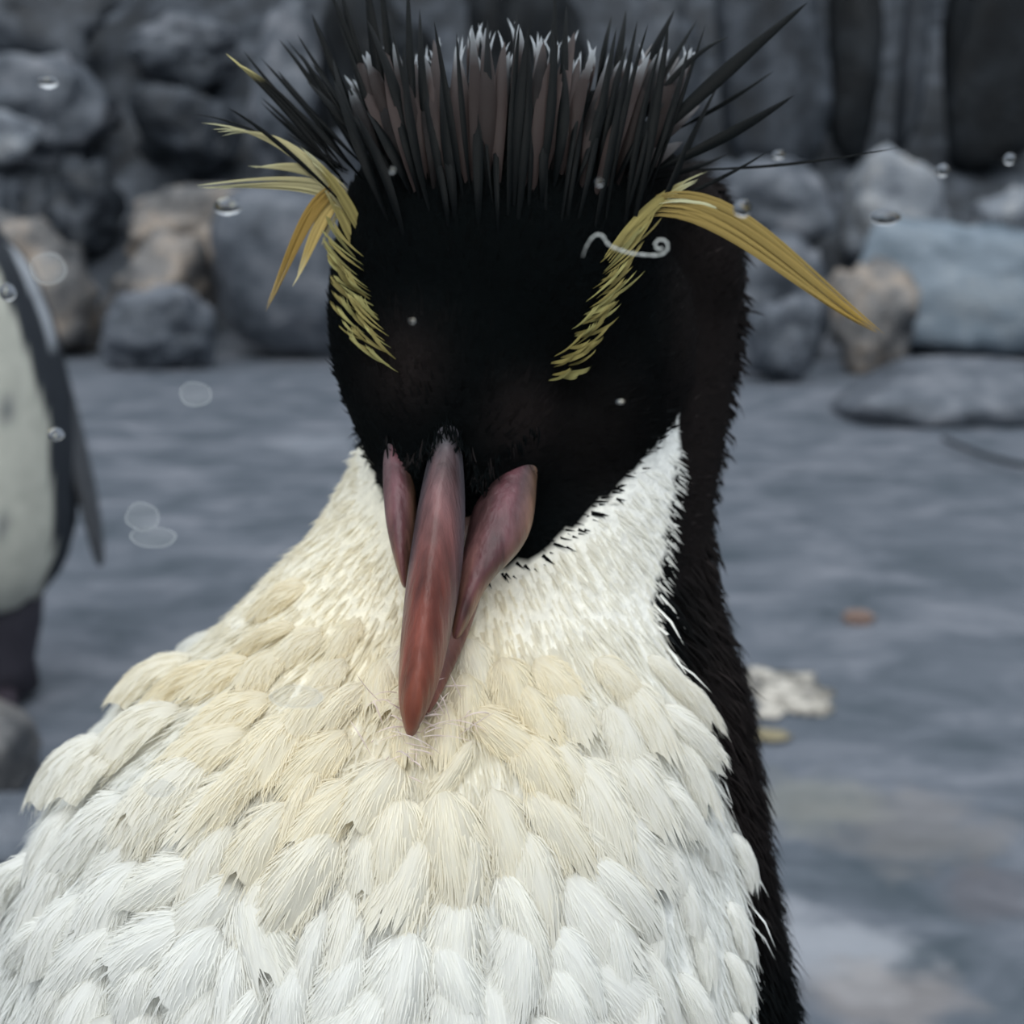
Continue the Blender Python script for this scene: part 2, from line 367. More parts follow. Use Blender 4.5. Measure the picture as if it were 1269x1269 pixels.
def build_body():
    bm = bmesh.new(); n = 40; rings = []
    for v, uL, uR, D, rD in RING:
        xc = ((uL+uR)/2-C0)/F*D; hw = (uR-uL)/2/F*D*0.965; Y = -(v-C0)/F*D; r = []
        for i in range(n):
            a = 2*math.pi*i/n; ca, sa = math.cos(a), math.sin(a)
            r.append(CAM + RT*(xc+hw*ca) + UP*Y + FW*(D - rD*sa))
        rings.append(r)
    for z, xc, yc, rx, ry in ((.255, -.024, .252, .091, .092), (.20, -.024, .258, .093, .095), (.14, -.024, .264, .088, .092), (.09, -.024, .27, .073, .08), (.055, -.024, .275, .05, .06), (.035, -.024, .28, .03, .04)):
        rings.append([Vector((xc+rx*math.cos(2*math.pi*i/n), yc-ry*math.sin(2*math.pi*i/n), z)) for i in range(n)])
    rings_mesh(bm, rings, n)
    # tail and two short legs
    def blob(c, ax, rad, sub=3):
        M = Matrix((ax[0]*rad[0], ax[1]*rad[1], ax[2]*rad[2])).transposed().to_4x4(); M.translation = c
        bmesh.ops.create_icosphere(bm, subdivisions=sub, radius=1, matrix=M)
    W = (Vector((1, 0, 0)), Vector((0, 1, 0)), Vector((0, 0, 1)))
    blob(Vector((-.024, .345, .06)), W, (.03, .035, .05))
    for s in (-1, 1): blob(Vector((-.024+s*.035, .25, .035)), W, (.02, .022, .035))
    def hb(u, v, D, rx, ry, rd, roll=0):
        c = px(u, v, D); a = math.radians(roll)
        blob(c, (RT*math.cos(a)+UP*math.sin(a), UP*math.cos(a)-RT*math.sin(a), FW), (rx, ry, rd))
    hb(622, 352, .254, .0335, .0385, .036, 4)          # skull
    hb(650, 268, .266, .034, .026, .036, 0)           # occiput
    hb(790, 335, .277, .0225, .023, .026, 0)           # side of the nape
    hb(580, 470, .240, .020, .030, .022, 4)           # forehead
    hb(566, 560, .238, .0145, .017, .0175, 6)         # feathering at the bill base
    hb(503, 445, .252, .0140, .028, .024, 14)         # cheeks
    hb(480, 530, .246, .0055, .013, .014, 14)
    hb(722, 470, .256, .0205, .030, .026, -24)
    hb(668, 590, .250, .0115, .0165, .016, -32)
    me = bpy.data.meshes.new('tmp'); bm.to_mesh(me); bm.free()
    ob = bpy.data.objects.new('tmp', me); COL.objects.link(ob)
    m = ob.modifiers.new('r', 'REMESH'); m.mode = 'VOXEL'; m.voxel_size = 0.0019
    m2 = ob.modifiers.new('s', 'SMOOTH'); m2.iterations = 5; m2.factor = 0.5
    dg = bpy.context.evaluated_depsgraph_get()
    res = bpy.data.meshes.new_from_object(ob.evaluated_get(dg)); bpy.data.objects.remove(ob); res.name = 'body'
    return res
BODY = build_body()
nV = len(BODY.vertices); co = np.empty(nV*3); BODY.vertices.foreach_get('co', co); co = co.reshape(-1, 3)
no = np.empty(nV*3); BODY.vertex_normals.foreach_get('vector', no); no = no.reshape(-1, 3)
BLACK = [(-900, -900), (-900, 240), (395, 240), (402, 470), (440, 535), (470, 606), (500, 650), (560, 700), (622, 708), (660, 690), (700, 662), (732, 636), (762, 606), (800, 566), (840, 520),
         (842, 560), (832, 620), (822, 690), (806, 750), (828, 800), (848, 850), (868, 905), (905, 1000), (922, 1090), (930, 1160), (924, 1290), (920, 1600), (3000, 1600), (3000, -900)]
rowv = np.array([r[0] for r in RING]); rowD = np.array([r[3] for r in RING])
def is_black(P, jit=0.0):
    u, v, D = proj(P)
    if jit: u = u + rng.normal(0, jit, u.shape); v = v + rng.normal(0, jit, v.shape)
    b = in_poly(u, v, BLACK)
    P = np.asarray(P).reshape(-1, 3)
    ycen = np.where(P[:, 2] < .3, .262, 0)
    back = np.where(P[:, 2] < .3, P[:, 1] > .275, D > np.interp(v, rowv, rowD)+0.012)
    low = P[:, 2] < .045
    return b | back, low
def plum_col(P, jit=0.0):
    u, v, D = proj(P); b, low = is_black(P, jit)
    n = len(u); c = np.empty((n, 3))
    # white breast, cream around the bill
    r = np.hypot((u-500)/1.15, v-760)
    k = 1 - smooth01(r, 60, 420); k = k*np.where(u > 640, .75, 1.0)
    white = np.array(s2l((240, 240, 236))); cream = np.array(s2l((239, 231, 209)))
    c[:] = white + (cream-white)*k[:, None]
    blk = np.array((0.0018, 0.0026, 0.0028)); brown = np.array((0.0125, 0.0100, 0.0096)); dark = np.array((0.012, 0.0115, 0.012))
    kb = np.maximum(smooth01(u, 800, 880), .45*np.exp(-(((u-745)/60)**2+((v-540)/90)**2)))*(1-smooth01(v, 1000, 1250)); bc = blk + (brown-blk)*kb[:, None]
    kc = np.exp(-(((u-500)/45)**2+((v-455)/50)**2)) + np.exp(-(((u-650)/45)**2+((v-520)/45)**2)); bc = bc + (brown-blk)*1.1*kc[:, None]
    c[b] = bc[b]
    c[low] = np.array(s2l((190, 150, 146)))
    return c
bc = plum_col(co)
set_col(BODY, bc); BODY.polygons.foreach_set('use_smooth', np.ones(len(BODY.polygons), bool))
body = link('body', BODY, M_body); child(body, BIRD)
BVH = BVHTree.FromPolygons([Vector(p) for p in co], [tuple(p.vertices) for p in BODY.polygons])
def hit(u, v):
    d = (px(u, v, 1.0) - CAM).normalized(); loc, n, i, t = BVH.ray_cast(CAM, d, 2.0)
    return loc, n

# ------------------------------------------------------------------ short plumage, too many to count
tri = []
for p in BODY.polygons:
    vv = p.vertices; tri.append((vv[0], vv[1], vv[2]))
    if len(vv) == 4: tri.append((vv[0], vv[2], vv[3]))
tri = np.array(tri)
A, B, Cc = co[tri[:, 0]], co[tri[:, 1]], co[tri[:, 2]]
area = np.linalg.norm(np.cross(B-A, Cc-A), axis=1)/2
def sample(n, weight):
    wt = area*weight; wt = wt/wt.sum(); idx = rng.choice(len(tri), n, p=wt)
    r1 = np.sqrt(rng.random(n)); r2 = rng.random(n)
    a = 1-r1; b = r1*(1-r2); c = r1*r2
    P = A[idx]*a[:, None]+B[idx]*b[:, None]+Cc[idx]*c[:, None]
    N = no[tri[idx, 0]]*a[:, None]+no[tri[idx, 1]]*b[:, None]+no[tri[idx, 2]]*c[:, None]
    return P, N/np.linalg.norm(N, axis=1)[:, None]
def unit(a): return a/np.maximum(np.linalg.norm(a, axis=1), 1e-9)[:, None]
FOC = np.array(px(560, 640, .25)); BB = np.array(px(560, 600, .225))
def flow(P, N, head):
    down = np.array((0, 0, -1.0))
    body_d = unit(P-FOC)*0.75 + down*0.55
    u, v, D = proj(P)
    head_d = unit(P-BB)
    d = np.where(head[:, None], head_d, body_d)
    d = d - N*(d*N).sum(1)[:, None]
    return unit(d)
def blades(name, P, N, Dr, Ln, Wd, lift, colr, parent, mat=M_fur):
    n = len(P); S = unit(np.cross(Dr, N))
    T1 = unit(Dr + N*lift[:, None]); T2 = unit(Dr + N*(lift*0.1)[:, None])
    base = P - N*0.0006
    mid = base + T1*(Ln*0.55)[:, None]; tip = mid + T2*(Ln*0.45)[:, None]
    V = np.empty((n, 5, 3)); h = (Wd/2)[:, None]
    V[:, 0] = base-S*h*0.8; V[:, 1] = base+S*h*0.8; V[:, 2] = mid-S*h; V[:, 3] = mid+S*h; V[:, 4] = tip
    k = np.arange(n)*5
    me = bpy.data.meshes.new(name); me.vertices.add(n*5); me.vertices.foreach_set('co', V.ravel())
    loops = np.stack([k, k+1, k+3, k+2, k+2, k+3, k+4], 1).ravel(); me.loops.add(n*7); me.loops.foreach_set('vertex_index', loops.astype(np.int32))
    st = np.stack([np.arange(n)*7, np.arange(n)*7+4], 1).ravel(); me.polygons.add(n*2); me.polygons.foreach_set('loop_start', st.astype(np.int32))
    me.update(calc_edges=True); me.validate()
    cc = np.repeat(colr, 5, axis=0); set_col(me, cc); me.materials.append(mat)
    me.polygons.foreach_set('use_smooth', np.ones(len(me.polygons), bool))
    o = bpy.data.objects.new(name, me); COL.objects.link(o); child(o, parent); tag(o, kind='stuff'); return o
cen = (A+B+Cc)/3; cu, cv, cD = proj(cen); facing = (no[tri[:, 0]]*(cen-np.array(CAM))).sum(1) < 0.02
wgt = np.where(cv < 1330, np.where(facing, 1.0, .45), .25)
isbt = is_black(cen)[0]; wgt = wgt*np.where(isbt, .8, 1.5)
P, N = sample(230000, wgt)
u, v, D = proj(P); isb, low = is_black(P, 3.0)
keep = ~low; P, N, u, v, D, isb = P[keep], N[keep], u[keep], v[keep], D[keep], isb[keep]
# head: everything nearer the skull than the torso
hc = np.array(px(625, 380, .255)); headm = isb & (np.linalg.norm(P-hc, axis=1) < .062) & (D < .275)
n = len(P)
L = np.where(headm, .0035, np.where(isb, .0085, .0065))*rng.uniform(.6, 1.35, n)
L = np.where(~isb & (v < 760), L*0.75, L)
Wd = np.where(headm, .0006, np.where(isb, .0007, .0005))*rng.uniform(.6, 1.3, n)
lift = np.where(headm, .18, np.where(isb, .30, .11))*rng.uniform(.4, 1.6, n)
Dr = flow(P, N, headm); Dr = unit(Dr + rng.normal(0, .12, (n, 3)))
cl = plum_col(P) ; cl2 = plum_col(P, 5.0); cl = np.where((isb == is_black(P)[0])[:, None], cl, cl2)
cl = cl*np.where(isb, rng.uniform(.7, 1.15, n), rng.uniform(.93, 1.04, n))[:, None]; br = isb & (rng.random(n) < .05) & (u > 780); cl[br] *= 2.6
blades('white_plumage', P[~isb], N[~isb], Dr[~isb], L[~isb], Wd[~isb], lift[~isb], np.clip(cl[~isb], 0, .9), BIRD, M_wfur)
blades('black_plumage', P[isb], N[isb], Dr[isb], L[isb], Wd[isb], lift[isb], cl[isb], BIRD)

# ------------------------------------------------------------------ breast feathers: 300 single ones
def feather_mesh(seed, slim=1.0):
    r = random.Random(seed); nb = 18; ng = 10; tb = 0.70
    V = []; Fc = []
    arch = r.uniform(.15, .22); dome = r.uniform(.20, .28); skew = r.uniform(-.08, .08); lob = r.uniform(.0, .03); ph = r.uniform(0, 6)
    def prof(t): return 0.25*slim*(math.sqrt(max(0, 1-(1-min(t/.34, 1))**2))*.95+.05)*(1.0 if t < .5 else 1-.42*((t-.5)/.55)**1.6)
    def pt(s, t):
        x = prof(t)*s + skew*t*t
        z = arch*math.sin(math.pi*min(1, (t*.93+.03))**0.75) - dome*s*s*(.35+.65*min(1, t*2.0))*(1-.35*t) + lob*math.sin(s*5+ph)*t - .03
        return (x, t, z)
    ed = [-1+2*i/nb for i in range(nb+1)]
    for j in range(ng+1):
        t = tb*j/ng
        for s in ed: V.append(pt(s, t))
    for j in range(ng):
        for i in range(nb): a = j*(nb+1)+i; Fc.append((a, a+1, a+nb+2, a+nb+1))
    # barbs gather into a few ragged points at the tip
    npt = r.randint(4, 6); pc = sorted(r.uniform(-.95, .95) for _ in range(npt)); pl = [r.uniform(.93, 1.10) - .16*abs(c)**2 for c in pc]
    for i in range(nb):
        a = ng*(nb+1)+i; sm = (ed[i]+ed[i+1])/2
        q = min(range(npt), key=lambda k: abs(pc[k]-sm)); dist = abs(pc[q]-sm)
        tip = max(tb+.06, pl[q] - dist*.45 + r.uniform(-.03, .03)); t1 = tb+(tip-tb)*.5; ws = (ed[1]-ed[0])*.45; st = sm+(pc[q]-sm)*.55
        k = len(V); mid = sm+(pc[q]-sm)*.2
        V.append(pt(mid-ws, t1)); V.append(pt(mid+ws, t1)); V.append(pt(st, tip))
        Fc.append((a, a+1, k+1, k)); Fc.append((k, k+1, k+2))
    for q in range(190):
        s = r.uniform(-1.0, 1.0); t0 = r.uniform(.02, .78); ln = r.uniform(.16, .30)*(1-.3*abs(s)); ww = r.uniform(.004, .0075)
        if q % 3 == 0: s = math.copysign(r.uniform(.75, 1.0), s)
        x, y, z = pt(s, t0); dx = s*.10*slim + r.uniform(-.03, .03) + skew*.3
        x1, y1, z1 = pt(s, min(1, t0+ln*.55)); x2, y2, z2 = pt(s, min(1.02, t0+ln)); k = len(V)
        V += [(x-ww, y, z), (x+ww, y, z), (x1+dx*.4-ww*.8, t0+ln*.55, z1+.014), (x1+dx*.4+ww*.8, t0+ln*.55, z1+.014), (x2+dx, t0+ln, z2+.006-.03*abs(s))]
        Fc += [(k, k+1, k+3, k+2), (k+2, k+3, k+4)]; continue
        k = len(V); V += [(x-ww, y, z), (x+ww, y, z), (x+dx*.5-ww*.7, y+ln*.55, z+.006), (x+dx*.5+ww*.7, y+ln*.55, z+.006), (x+dx*1.2, y+ln, z-.035)]
        Fc += [(k, k+1, k+3, k+2), (k+2, k+3, k+4)]
    m = mesh_np('breast_feather', V, Fc); m.materials.append(M_feather); return m
FM = [feather_mesh(100+i) for i in range(8)]; FS = [feather_mesh(200+i, .62) for i in range(5)]
cands = []
fx, fy = 545, 640
rad = 175.0; row = 0
while rad < 780:
    stepa = (44 + 18*min(1, rad/450))/rad
    a = math.radians(8) + (row % 2)*stepa/2
    while a < math.radians(178):
        aa = a + random.gauss(0, stepa*.16); rr = rad + random.gauss(0, 11)
        cands.append((fx+rr*math.cos(aa), fy+rr*math.sin(aa)*0.97, aa)); a += stepa
    rad += 42 + 18*min(1, rad/480); row += 1
placed = []
for (uu, vv, aa) in cands:
    if uu < -60 or vv > 1330 or vv < 700: continue
    loc, nn = hit(uu, vv)
    if loc is None: continue
    if is_black(np.array(loc))[0][0]: continue
    if uu > 615 and vv < 800 + (uu-615)*.05: continue            # smooth velvety patch beside the bill
    if vv < 760 and uu > 380: continue
    if math.hypot((uu-482)/.7, vv-1105) < 34 or math.hypot((uu-512)/.8, vv-955) < 26: continue      # parted spots that show the down
    placed.append((uu, vv, aa, loc, nn))
placed.sort(key=lambda q: -(q[1]))
if len(placed) > 298:                                            # keep the 298 that show largest
    random.Random(3).shuffle(placed); placed = placed[:298]
nfeather = 0
CAMn = np.array(CAM)
for (uu, vv, aa, loc, nn) in placed:
    r = math.hypot(uu-fx, vv-fy)
    d3 = flow(np.array(loc).reshape(1, 3), np.array(nn).reshape(1, 3), np.array([False]))[0]
    rad3 = Vector((math.cos(aa), 0, -math.sin(aa))); rad3 = (RT*math.cos(aa) - UP*math.sin(aa)*1.0); rad3 = (rad3 - nn*rad3.dot(nn)).normalized()
    d = (Vector(d3)*.35 + rad3*.65).normalized()
    d = (Matrix.Rotation(random.gauss(0, .24), 3, nn) @ d)
    d = (d - nn*d.dot(nn)).normalized()
    edge = max(0.0, min(1, (uu-760)/120)); 
    D0 = (loc-CAM).dot(FW)
    big = float(smooth01(np.array([r]), 170, 420)[0])
    Lp = (88 + 58*big)*(1-.30*edge)*random.uniform(.85, 1.15)
    if vv < 860 and uu < 420: Lp *= .95
    Lm = Lp/F*D0
    tilt = (.02 + .04*big)*(1 if uu > 200 else .3) + random.uniform(-.03, .06)
    yv = (d + nn*tilt).normalized(); xv = yv.cross(nn).normalized(); zv = xv.cross(yv).normalized()
    slimset = edge > .3 or random.random() < .18
    me = random.choice(FS if slimset else FM)
    o = bpy.data.objects.new('breast_feather', me); COL.objects.link(o)
    sx = Lm*random.uniform(.85, 1.15)
    M = Matrix((xv*sx, yv*Lm, zv*Lm*random.uniform(.8, 1.2))).transposed().to_4x4(); M.translation = loc - yv*Lm*.2 + nn*.0010
    o.matrix_world = M; o.parent = BIRD; o.matrix_parent_inverse = Matrix.Translation(BIRD.location).inverted()
    kc = (1-float(smooth01(np.array([math.hypot((uu-470)/1.2, vv-800)]), 80, 420)[0]))
    wv = np.array(s2l((245, 244, 238))); cv_ = np.array(s2l((247, 237, 211))); cc = (wv + (cv_-wv)*min(1, kc*random.uniform(.7, 1.3)))*random.uniform(.96, 1.0)
    o.color = (*cc, 1); nfeather += 1
# the same feathers beyond the nearest 300: lower belly and flanks, joined
def belly_plumage():
    rr = random.Random(4); Vs, Fs, Cs = [], [], []; off = 0
    raw = []
    for m in FM[:4]:
        a = np.empty(len(m.vertices)*3); m.vertices.foreach_get('co', a); raw.append((a.reshape(-1, 3), [tuple(p.vertices) for p in m.polygons]))
    Pq, Nq = sample(9000, np.where(isbt, 0, 1.0)); uq, vq, Dq = proj(Pq); bq, lq = is_black(Pq); got = []
    for p, nn, u_, v_, b_, l_ in zip(Pq, Nq, uq, vq, bq, lq):
        if b_ or l_ or p[2] < .06: continue
        if v_ < 1290 and u_ > -30 and nn[1] < .25: continue
        if v_ < 800: continue
        if any((p[0]-g[0])**2+(p[1]-g[1])**2+(p[2]-g[2])**2 < .0092**2 for g in got): continue
        got.append(p); d = flow(p.reshape(1, 3), nn.reshape(1, 3), np.array([False]))[0]; d = unit((d+np.array((0, 0, -.8))).reshape(1, 3))[0]; d = d-nn*d.dot(nn); d /= np.linalg.norm(d)
        L_ = .024*rr.uniform(.85, 1.15); y_ = d+nn*.05; y_ /= np.linalg.norm(y_); x_ = np.cross(y_, nn); x_ /= np.linalg.norm(x_); z_ = np.cross(x_, y_)
        a, f = rr.choice(raw); Vs.append(p+nn*.001-y_*L_*.2+(a[:, :1]*x_+a[:, 1:2]*y_+a[:, 2:]*z_)*L_); Fs += [tuple(i+off for i in q) for q in f]; off += len(a)
    V = np.concatenate(Vs); o = link('belly_plumage', mesh_np('belly_plumage', V, Fs, np.tile(np.array(s2l((243, 242, 236))), (len(V), 1))), M_wfur); child(o, BIRD); tag(o, kind='stuff')
belly_plumage()

# ------------------------------------------------------------------ crest, brows and plumes
def spine(pts, n=12):
    P = [Vector(p) for p in pts]; res = []
    m = len(P)-1
    for i in range(n+1):
        t = i/n
        if m == 1: q = P[0].lerp(P[1], t)
        elif m == 2: q = P[0]*(1-t)**2 + P[1]*2*t*(1-t) + P[2]*t*t
        else: q = P[0]*(1-t)**3 + P[1]*3*t*(1-t)**2 + P[2]*3*t*t*(1-t) + P[3]*t**3
        res.append(q)
    return res
def blade_geo(pts, width, V, Fc, Cl, c0, c1, n=12, prof=None, fold=.25, face=None, tipstart=.8, twist=0.0, poly=False):
    S = pts if poly else spine(pts, n); k0 = len(V)
    for i, p in enumerate(S):
        t = i/n; tg = (S[min(n, i+1)]-S[max(0, i-1)]).normalized()
        nr = -FW if face is None else face
        sd = tg.cross(nr).normalized(); nr2 = sd.cross(tg)
        sd = (Matrix.Rotation(twist, 3, tg) @ sd)
        wd = width*(prof(t) if prof else (min(1, .06+t*1.7)*(1-t)**.65*1.12))
        V += [p - sd*wd/2, p + nr2*wd*fold, p + sd*wd/2]
        k = float(smooth01(np.array([t]), tipstart-.15, tipstart+.15)[0]); c = tuple(c0[j]+(c1[j]-c0[j])*k for j in range(3)); Cl += [c]*3
    for i in range(n):
        a = k0+3*i; Fc += [(a, a+1, a+4, a+3), (a+1, a+2, a+5, a+4)]
BLK = (.0018, .0027, .0030); BRN = (.040, .029, .027); GRY = (.30, .32, .34); YEL = s2l((134, 123, 74)); PAL = s2l((188, 186, 150)); ORG = s2l((222, 178, 86)); DKB = (.008, .0065, .0065)
def px3(u, v, D): return px(u, v, D)
def headD(u, v, default=.245):
    l, n = hit(u, v)
    return default if l is None else (l-CAM).dot(FW)
def feather_part(name, strands, label=None, under=None):
    V, Fc, Cl = [], [], []
    for s in strands: blade_geo(V=V, Fc=Fc, Cl=Cl, **s)
    m = mesh_np(name, V, Fc, np.array(Cl)); o = link(name, m, M_crest)
    if under is None: child(o, BIRD)
    else: o.parent = under
    if label: o['label'] = label
    return o
def W(pxw, D=.235): return pxw/F*D
def spike(base, mid, tip, w, c0=BLK, c1=None, back=.0, name='crest_feather', tipstart=.75, n=14, twist=None, label=None, under=None):
    b = headD(*base)+.0015; pts = []; gap = random.uniform(.0008, .0028)
    for i in range(n+1):
        t = i/n; q = [base[k]*(1-t)**2 + mid[k]*2*t*(1-t) + tip[k]*t*t for k in (0, 1)]
        D = b + back*t*t - .003*math.sin(math.pi*t)
        l, nn = hit(*q)
        if l is not None and t > .08: D = min(D, (l-CAM).dot(FW) - gap*min(1, t*3))
        pts.append(px(q[0], q[1], D))
    for k in range(2): pts = [pts[0]] + [(pts[i-1]+pts[i]*2+pts[i+1])*.25 for i in range(1, n)] + [pts[-1]]
    return feather_part(name, [dict(pts=pts, width=W(w, b), c0=c0, c1=c1 or c0, n=n, tipstart=tipstart, poly=True, twist=random.uniform(-.4, .4) if twist is None else twist)], label, under)
# left side spikes (base, control, tip, width)
for b, m_, t, wd in [((440, 268), (345, 168), (282, 133), 9), ((436, 250), (335, 150), (239, 141), 7), ((432, 232), (385, 175), (323, 120), 11), ((424, 205), (352, 128), (301, 62), 9),
                     ((432, 200), (385, 140), (343, 86), 13), ((446, 200), (400, 110), (372, 66), 17), ((440, 185), (390, 100), (345, 48), 11), ((455, 180), (410, 80), (386, 16), 16),
                     ((460, 190), (410, 110), (368, 42), 10), ((470, 180), (445, 80), (422, -14), 20), ((485, 180), (465, 70), (452, -40), 24), ((478, 170), (440, 60), (405, -20), 14),
                     ((468, 200), (420, 140), (380, 100), 16), ((452, 225), (400, 165), (362, 130), 12), ((495, 175), (480, 60), (470, -45), 16)]:
    spike(b, m_, t, wd, back=.004)
R5 = random.Random(21)
for i in range(16):
    f = i/15; a = math.radians(152 - 56*f + R5.uniform(-5, 5)); b = (428 + 60*f + R5.uniform(-8, 8), 225 - 45*f + R5.uniform(-12, 12)); ln = R5.uniform(90, 190)
    t = (b[0] + ln*math.cos(a), b[1] - ln*math.sin(a)); g = BLK
    spike(b, ((b[0]+t[0])/2+R5.uniform(0, 14), (b[1]+t[1])/2+R5.uniform(-2, 14)), t, R5.uniform(6, 13), BLK, g, back=.006, tipstart=.5)
# right side spikes
for b, m_, t, wd in [((775, 205), (890, 92), (1002, 2), 30), ((790, 190), (880, 105), (962, 30), 18), ((830, 165), (900, 130), (959, 88), 9), ((786, 222), (905, 172), (984, 118), 22),
                     ((815, 210), (960, 214), (1120, 182), 7), ((806, 258), (880, 232), (956, 186), 8), ((765, 150), (805, 75), (836, 12), 18), ((790, 150), (830, 80), (864, 24), 11),
                     ((800, 170), (840, 110), (862, 60), 12), ((752, 140), (768, 70), (776, 12), 16), ((735, 140), (748, 60), (758, 20), 12), ((780, 170), (820, 110), (850, 90), 14),
                     ((770, 180), (850, 60), (905, 45), 12), ((800, 225), (850, 215), (905, 190), 10)]:
    spike(b, m_, t, wd, back=.006)
# middle of the crest: black blades, with broad brown grey-tipped feathers behind them
R2 = random.Random(11)
for i in range(44):
    f = (i+R2.uniform(-.4, .4))/43; bu = 480 + 310*f; tu = 476 + 340*f + (f-.5)*90 + R2.uniform(-12, 12); tv = 40 + R2.uniform(-18, 34) + 110*abs(f-.5)**1.6
    bv = 215 + R2.uniform(-25, 40); br_ = R2.uniform(.45, 1.2); tipk = R2.uniform(.4, 1.0)
    fo = spike((bu, bv), ((bu+tu)/2+R2.uniform(-14, 14), (bv+tv)/2-18), (tu, tv), R2.uniform(24, 36), tuple(x*br_ for x in BRN) if i % 4 else DKB, tuple(x*tipk for x in GRY) if R2.random() < .75 else BRN, back=.008+R2.uniform(0, .008), tipstart=.86, twist=R2.uniform(-.3, .3))
    for q in range(2):       # ragged barbs at the worn silver tips
        spike((tu+R2.uniform(-8, 8)+(bu-tu)*.35, tv+(bv-tv)*.35), (tu+R2.uniform(-8, 8), tv+12), (tu+R2.uniform(-15, 15), tv-R2.uniform(-6, 14)), R2.uniform(4, 8), BRN, GRY, back=.006, n=7, name='barb', tipstart=.55, under=fo)
for i in range(46):
    f = (i+R2.uniform(-.5, .5))/45; bu = 475 + 325*f; tu = 466 + 350*f + (f-.5)*120 + R2.uniform(-18, 18); tv = 50 + R2.uniform(-50, 80) + 50*abs(f-.5)
    bv = 270 + R2.uniform(-40, 40)
    spike((bu, bv), ((bu+tu)/2+R2.uniform(-18, 18), (bv+tv)/2-10), (tu, tv), R2.uniform(8, 24), BLK, BLK, back=.004+R2.uniform(0, .009))
for tu, tv in [(505, -30), (520, 10), (688, -20), (702, 4), (640, 16), (604, 24)]:
    spike((tu*.9+62, 200), (tu*.97+18, 110), (tu, tv), 17, BLK, BLK, back=.010)
# broad brown feathers at the right rear of the crest
for b, m_, t, wd in [((775, 222), (805, 195), (846, 176), 34), ((780, 150), (815, 100), (842, 70), 26), ((770, 130), (795, 85), (812, 52), 22), ((800, 190), (830, 160), (868, 130), 22)]:
    spike(b, m_, t, wd, BRN, (.12, .11, .11), back=.014, tipstart=.7)
# yellow brow stripes
def brow(path, ang, n, length, seed, spread, bend):
    rr = random.Random(seed)
    for i in range(n):
        f = (i+.5)/n; s = f*(len(path)-1); k = min(len(path)-2, int(s)); q = s-k
        u = path[k][0]*(1-q)+path[k+1][0]*q + rr.gauss(0, spread); v = path[k][1]*(1-q)+path[k+1][1]*q + rr.gauss(0, spread*.5)
        a = math.radians(ang[0]*(1-f)+ang[1]*f + rr.gauss(0, 9)); Ln = length*rr.uniform(.45, 1.3)*(1-.35*f)
        du, dv = math.cos(a)*Ln, -math.sin(a)*Ln
        pts = []
        for t, h in ((0, .0006), (.5, .0032), (1, .0036)):
            uu, vv = u+du*t + bend*math.sin(math.pi*t)*.3, v+dv*t; l, nn = hit(uu, vv)
            if l is None: l = px(uu, vv, headD(u, v)+.002); nn = -FW
            pts.append(l + nn*h)
        pts[1] = pts[1]*2 - (pts[0]+pts[2])*.5
        c = YEL if rr.random() < .75 else s2l((150, 144, 92)); kk = rr.uniform(.55, 1.0); c = tuple(x*kk for x in c)
        st = []
        for j in range(4):
            off = (RT*math.sin(a)+UP*math.cos(a))*W((j-1.5)*2.6)
            st.append(dict(pts=[pts[0]+off*.3, pts[1]+off, pts[2]+off*rr.uniform(.2, 1.4)], width=W(rr.uniform(2, 4.2)), c0=c, c1=c, n=6, tipstart=.95, fold=.15))
        feather_part('brow_feather', st)
brow([(446, 312), (452, 350), (466, 392), (482, 432), (490, 462)], (114, 126), 30, 48, 1, 5, 0)
brow([(440, 330), (446, 372), (452, 410), (470, 440)], (116, 130), 16, 36, 2, 4, 0)
brow([(764, 312), (745, 345), (728, 385), (708, 425), (690, 462)], (58, 46), 32, 54, 3, 6, 0)
brow([(745, 360), (725, 400), (705, 440), (680, 475)], (52, 42), 16, 46, 4, 5, 0)
# long plumes
def plume(pts, width, ns, c0, c1, label, spread=1.0, D=(.236, .236, .238), seed=0, wst=None):
    rr = random.Random(seed); st = []
    base = [px(p[0], p[1], d) for p, d in zip(pts, np.linspace(D[0], D[-1], len(pts)))]
    for i in range(ns):
        s = (i/(ns-1)-.5) if ns > 1 else 0
        tg = (base[-1]-base[0]).normalized(); sd = tg.cross(-FW).normalized()
        ctl = []
        for j, b in enumerate(base):
            t = j/(len(base)-1); wv = math.sin(math.pi*min(1, .2+t*.8))**.8 if t < 1 else .05
            ctl.append(b + sd*W(width*s*wv*spread*1.3) + FW*rr.uniform(-.0006, .0006) + tg*(W(rr.uniform(-30, 2)) if j == len(base)-1 and i else 0))
        k = rr.uniform(.72, 1.05); st.append(dict(pts=ctl, width=W(wst or max(4.0, width/ns*2.3)), c0=tuple(x*k for x in c0), c1=tuple(x*k for x in c1), n=14, tipstart=.85, fold=.2, prof=lambda t: min(1, .08+t*3)*(1-t)**.5))
    o = feather_part('yellow_plume', st, label)
Y2 = s2l((148, 127, 74)); Y3 = s2l((172, 163, 122))
plume([(806, 256), (895, 232), (985, 345), (1096, 416)], 34, 11, Y2, s2l((164, 134, 66)), 'long yellow plume sweeping down to the right', seed=1, D=(.232, .240))
plume([(818, 250), (880, 236), (930, 268), (965, 306)], 7, 3, PAL, YEL, 'thin pale plume along the yellow one', seed=2, D=(.232, .238))
plume([(752, 322), (780, 285), (815, 240), (878, 212)], 10, 4, YEL, PAL, 'yellow plume rising from the brow stripe', seed=3, D=(.222, .238))
plume([(770, 296), (800, 262), (830, 236), (852, 224)], 10, 4, YEL, PAL, None, seed=4, D=(.226, .238))
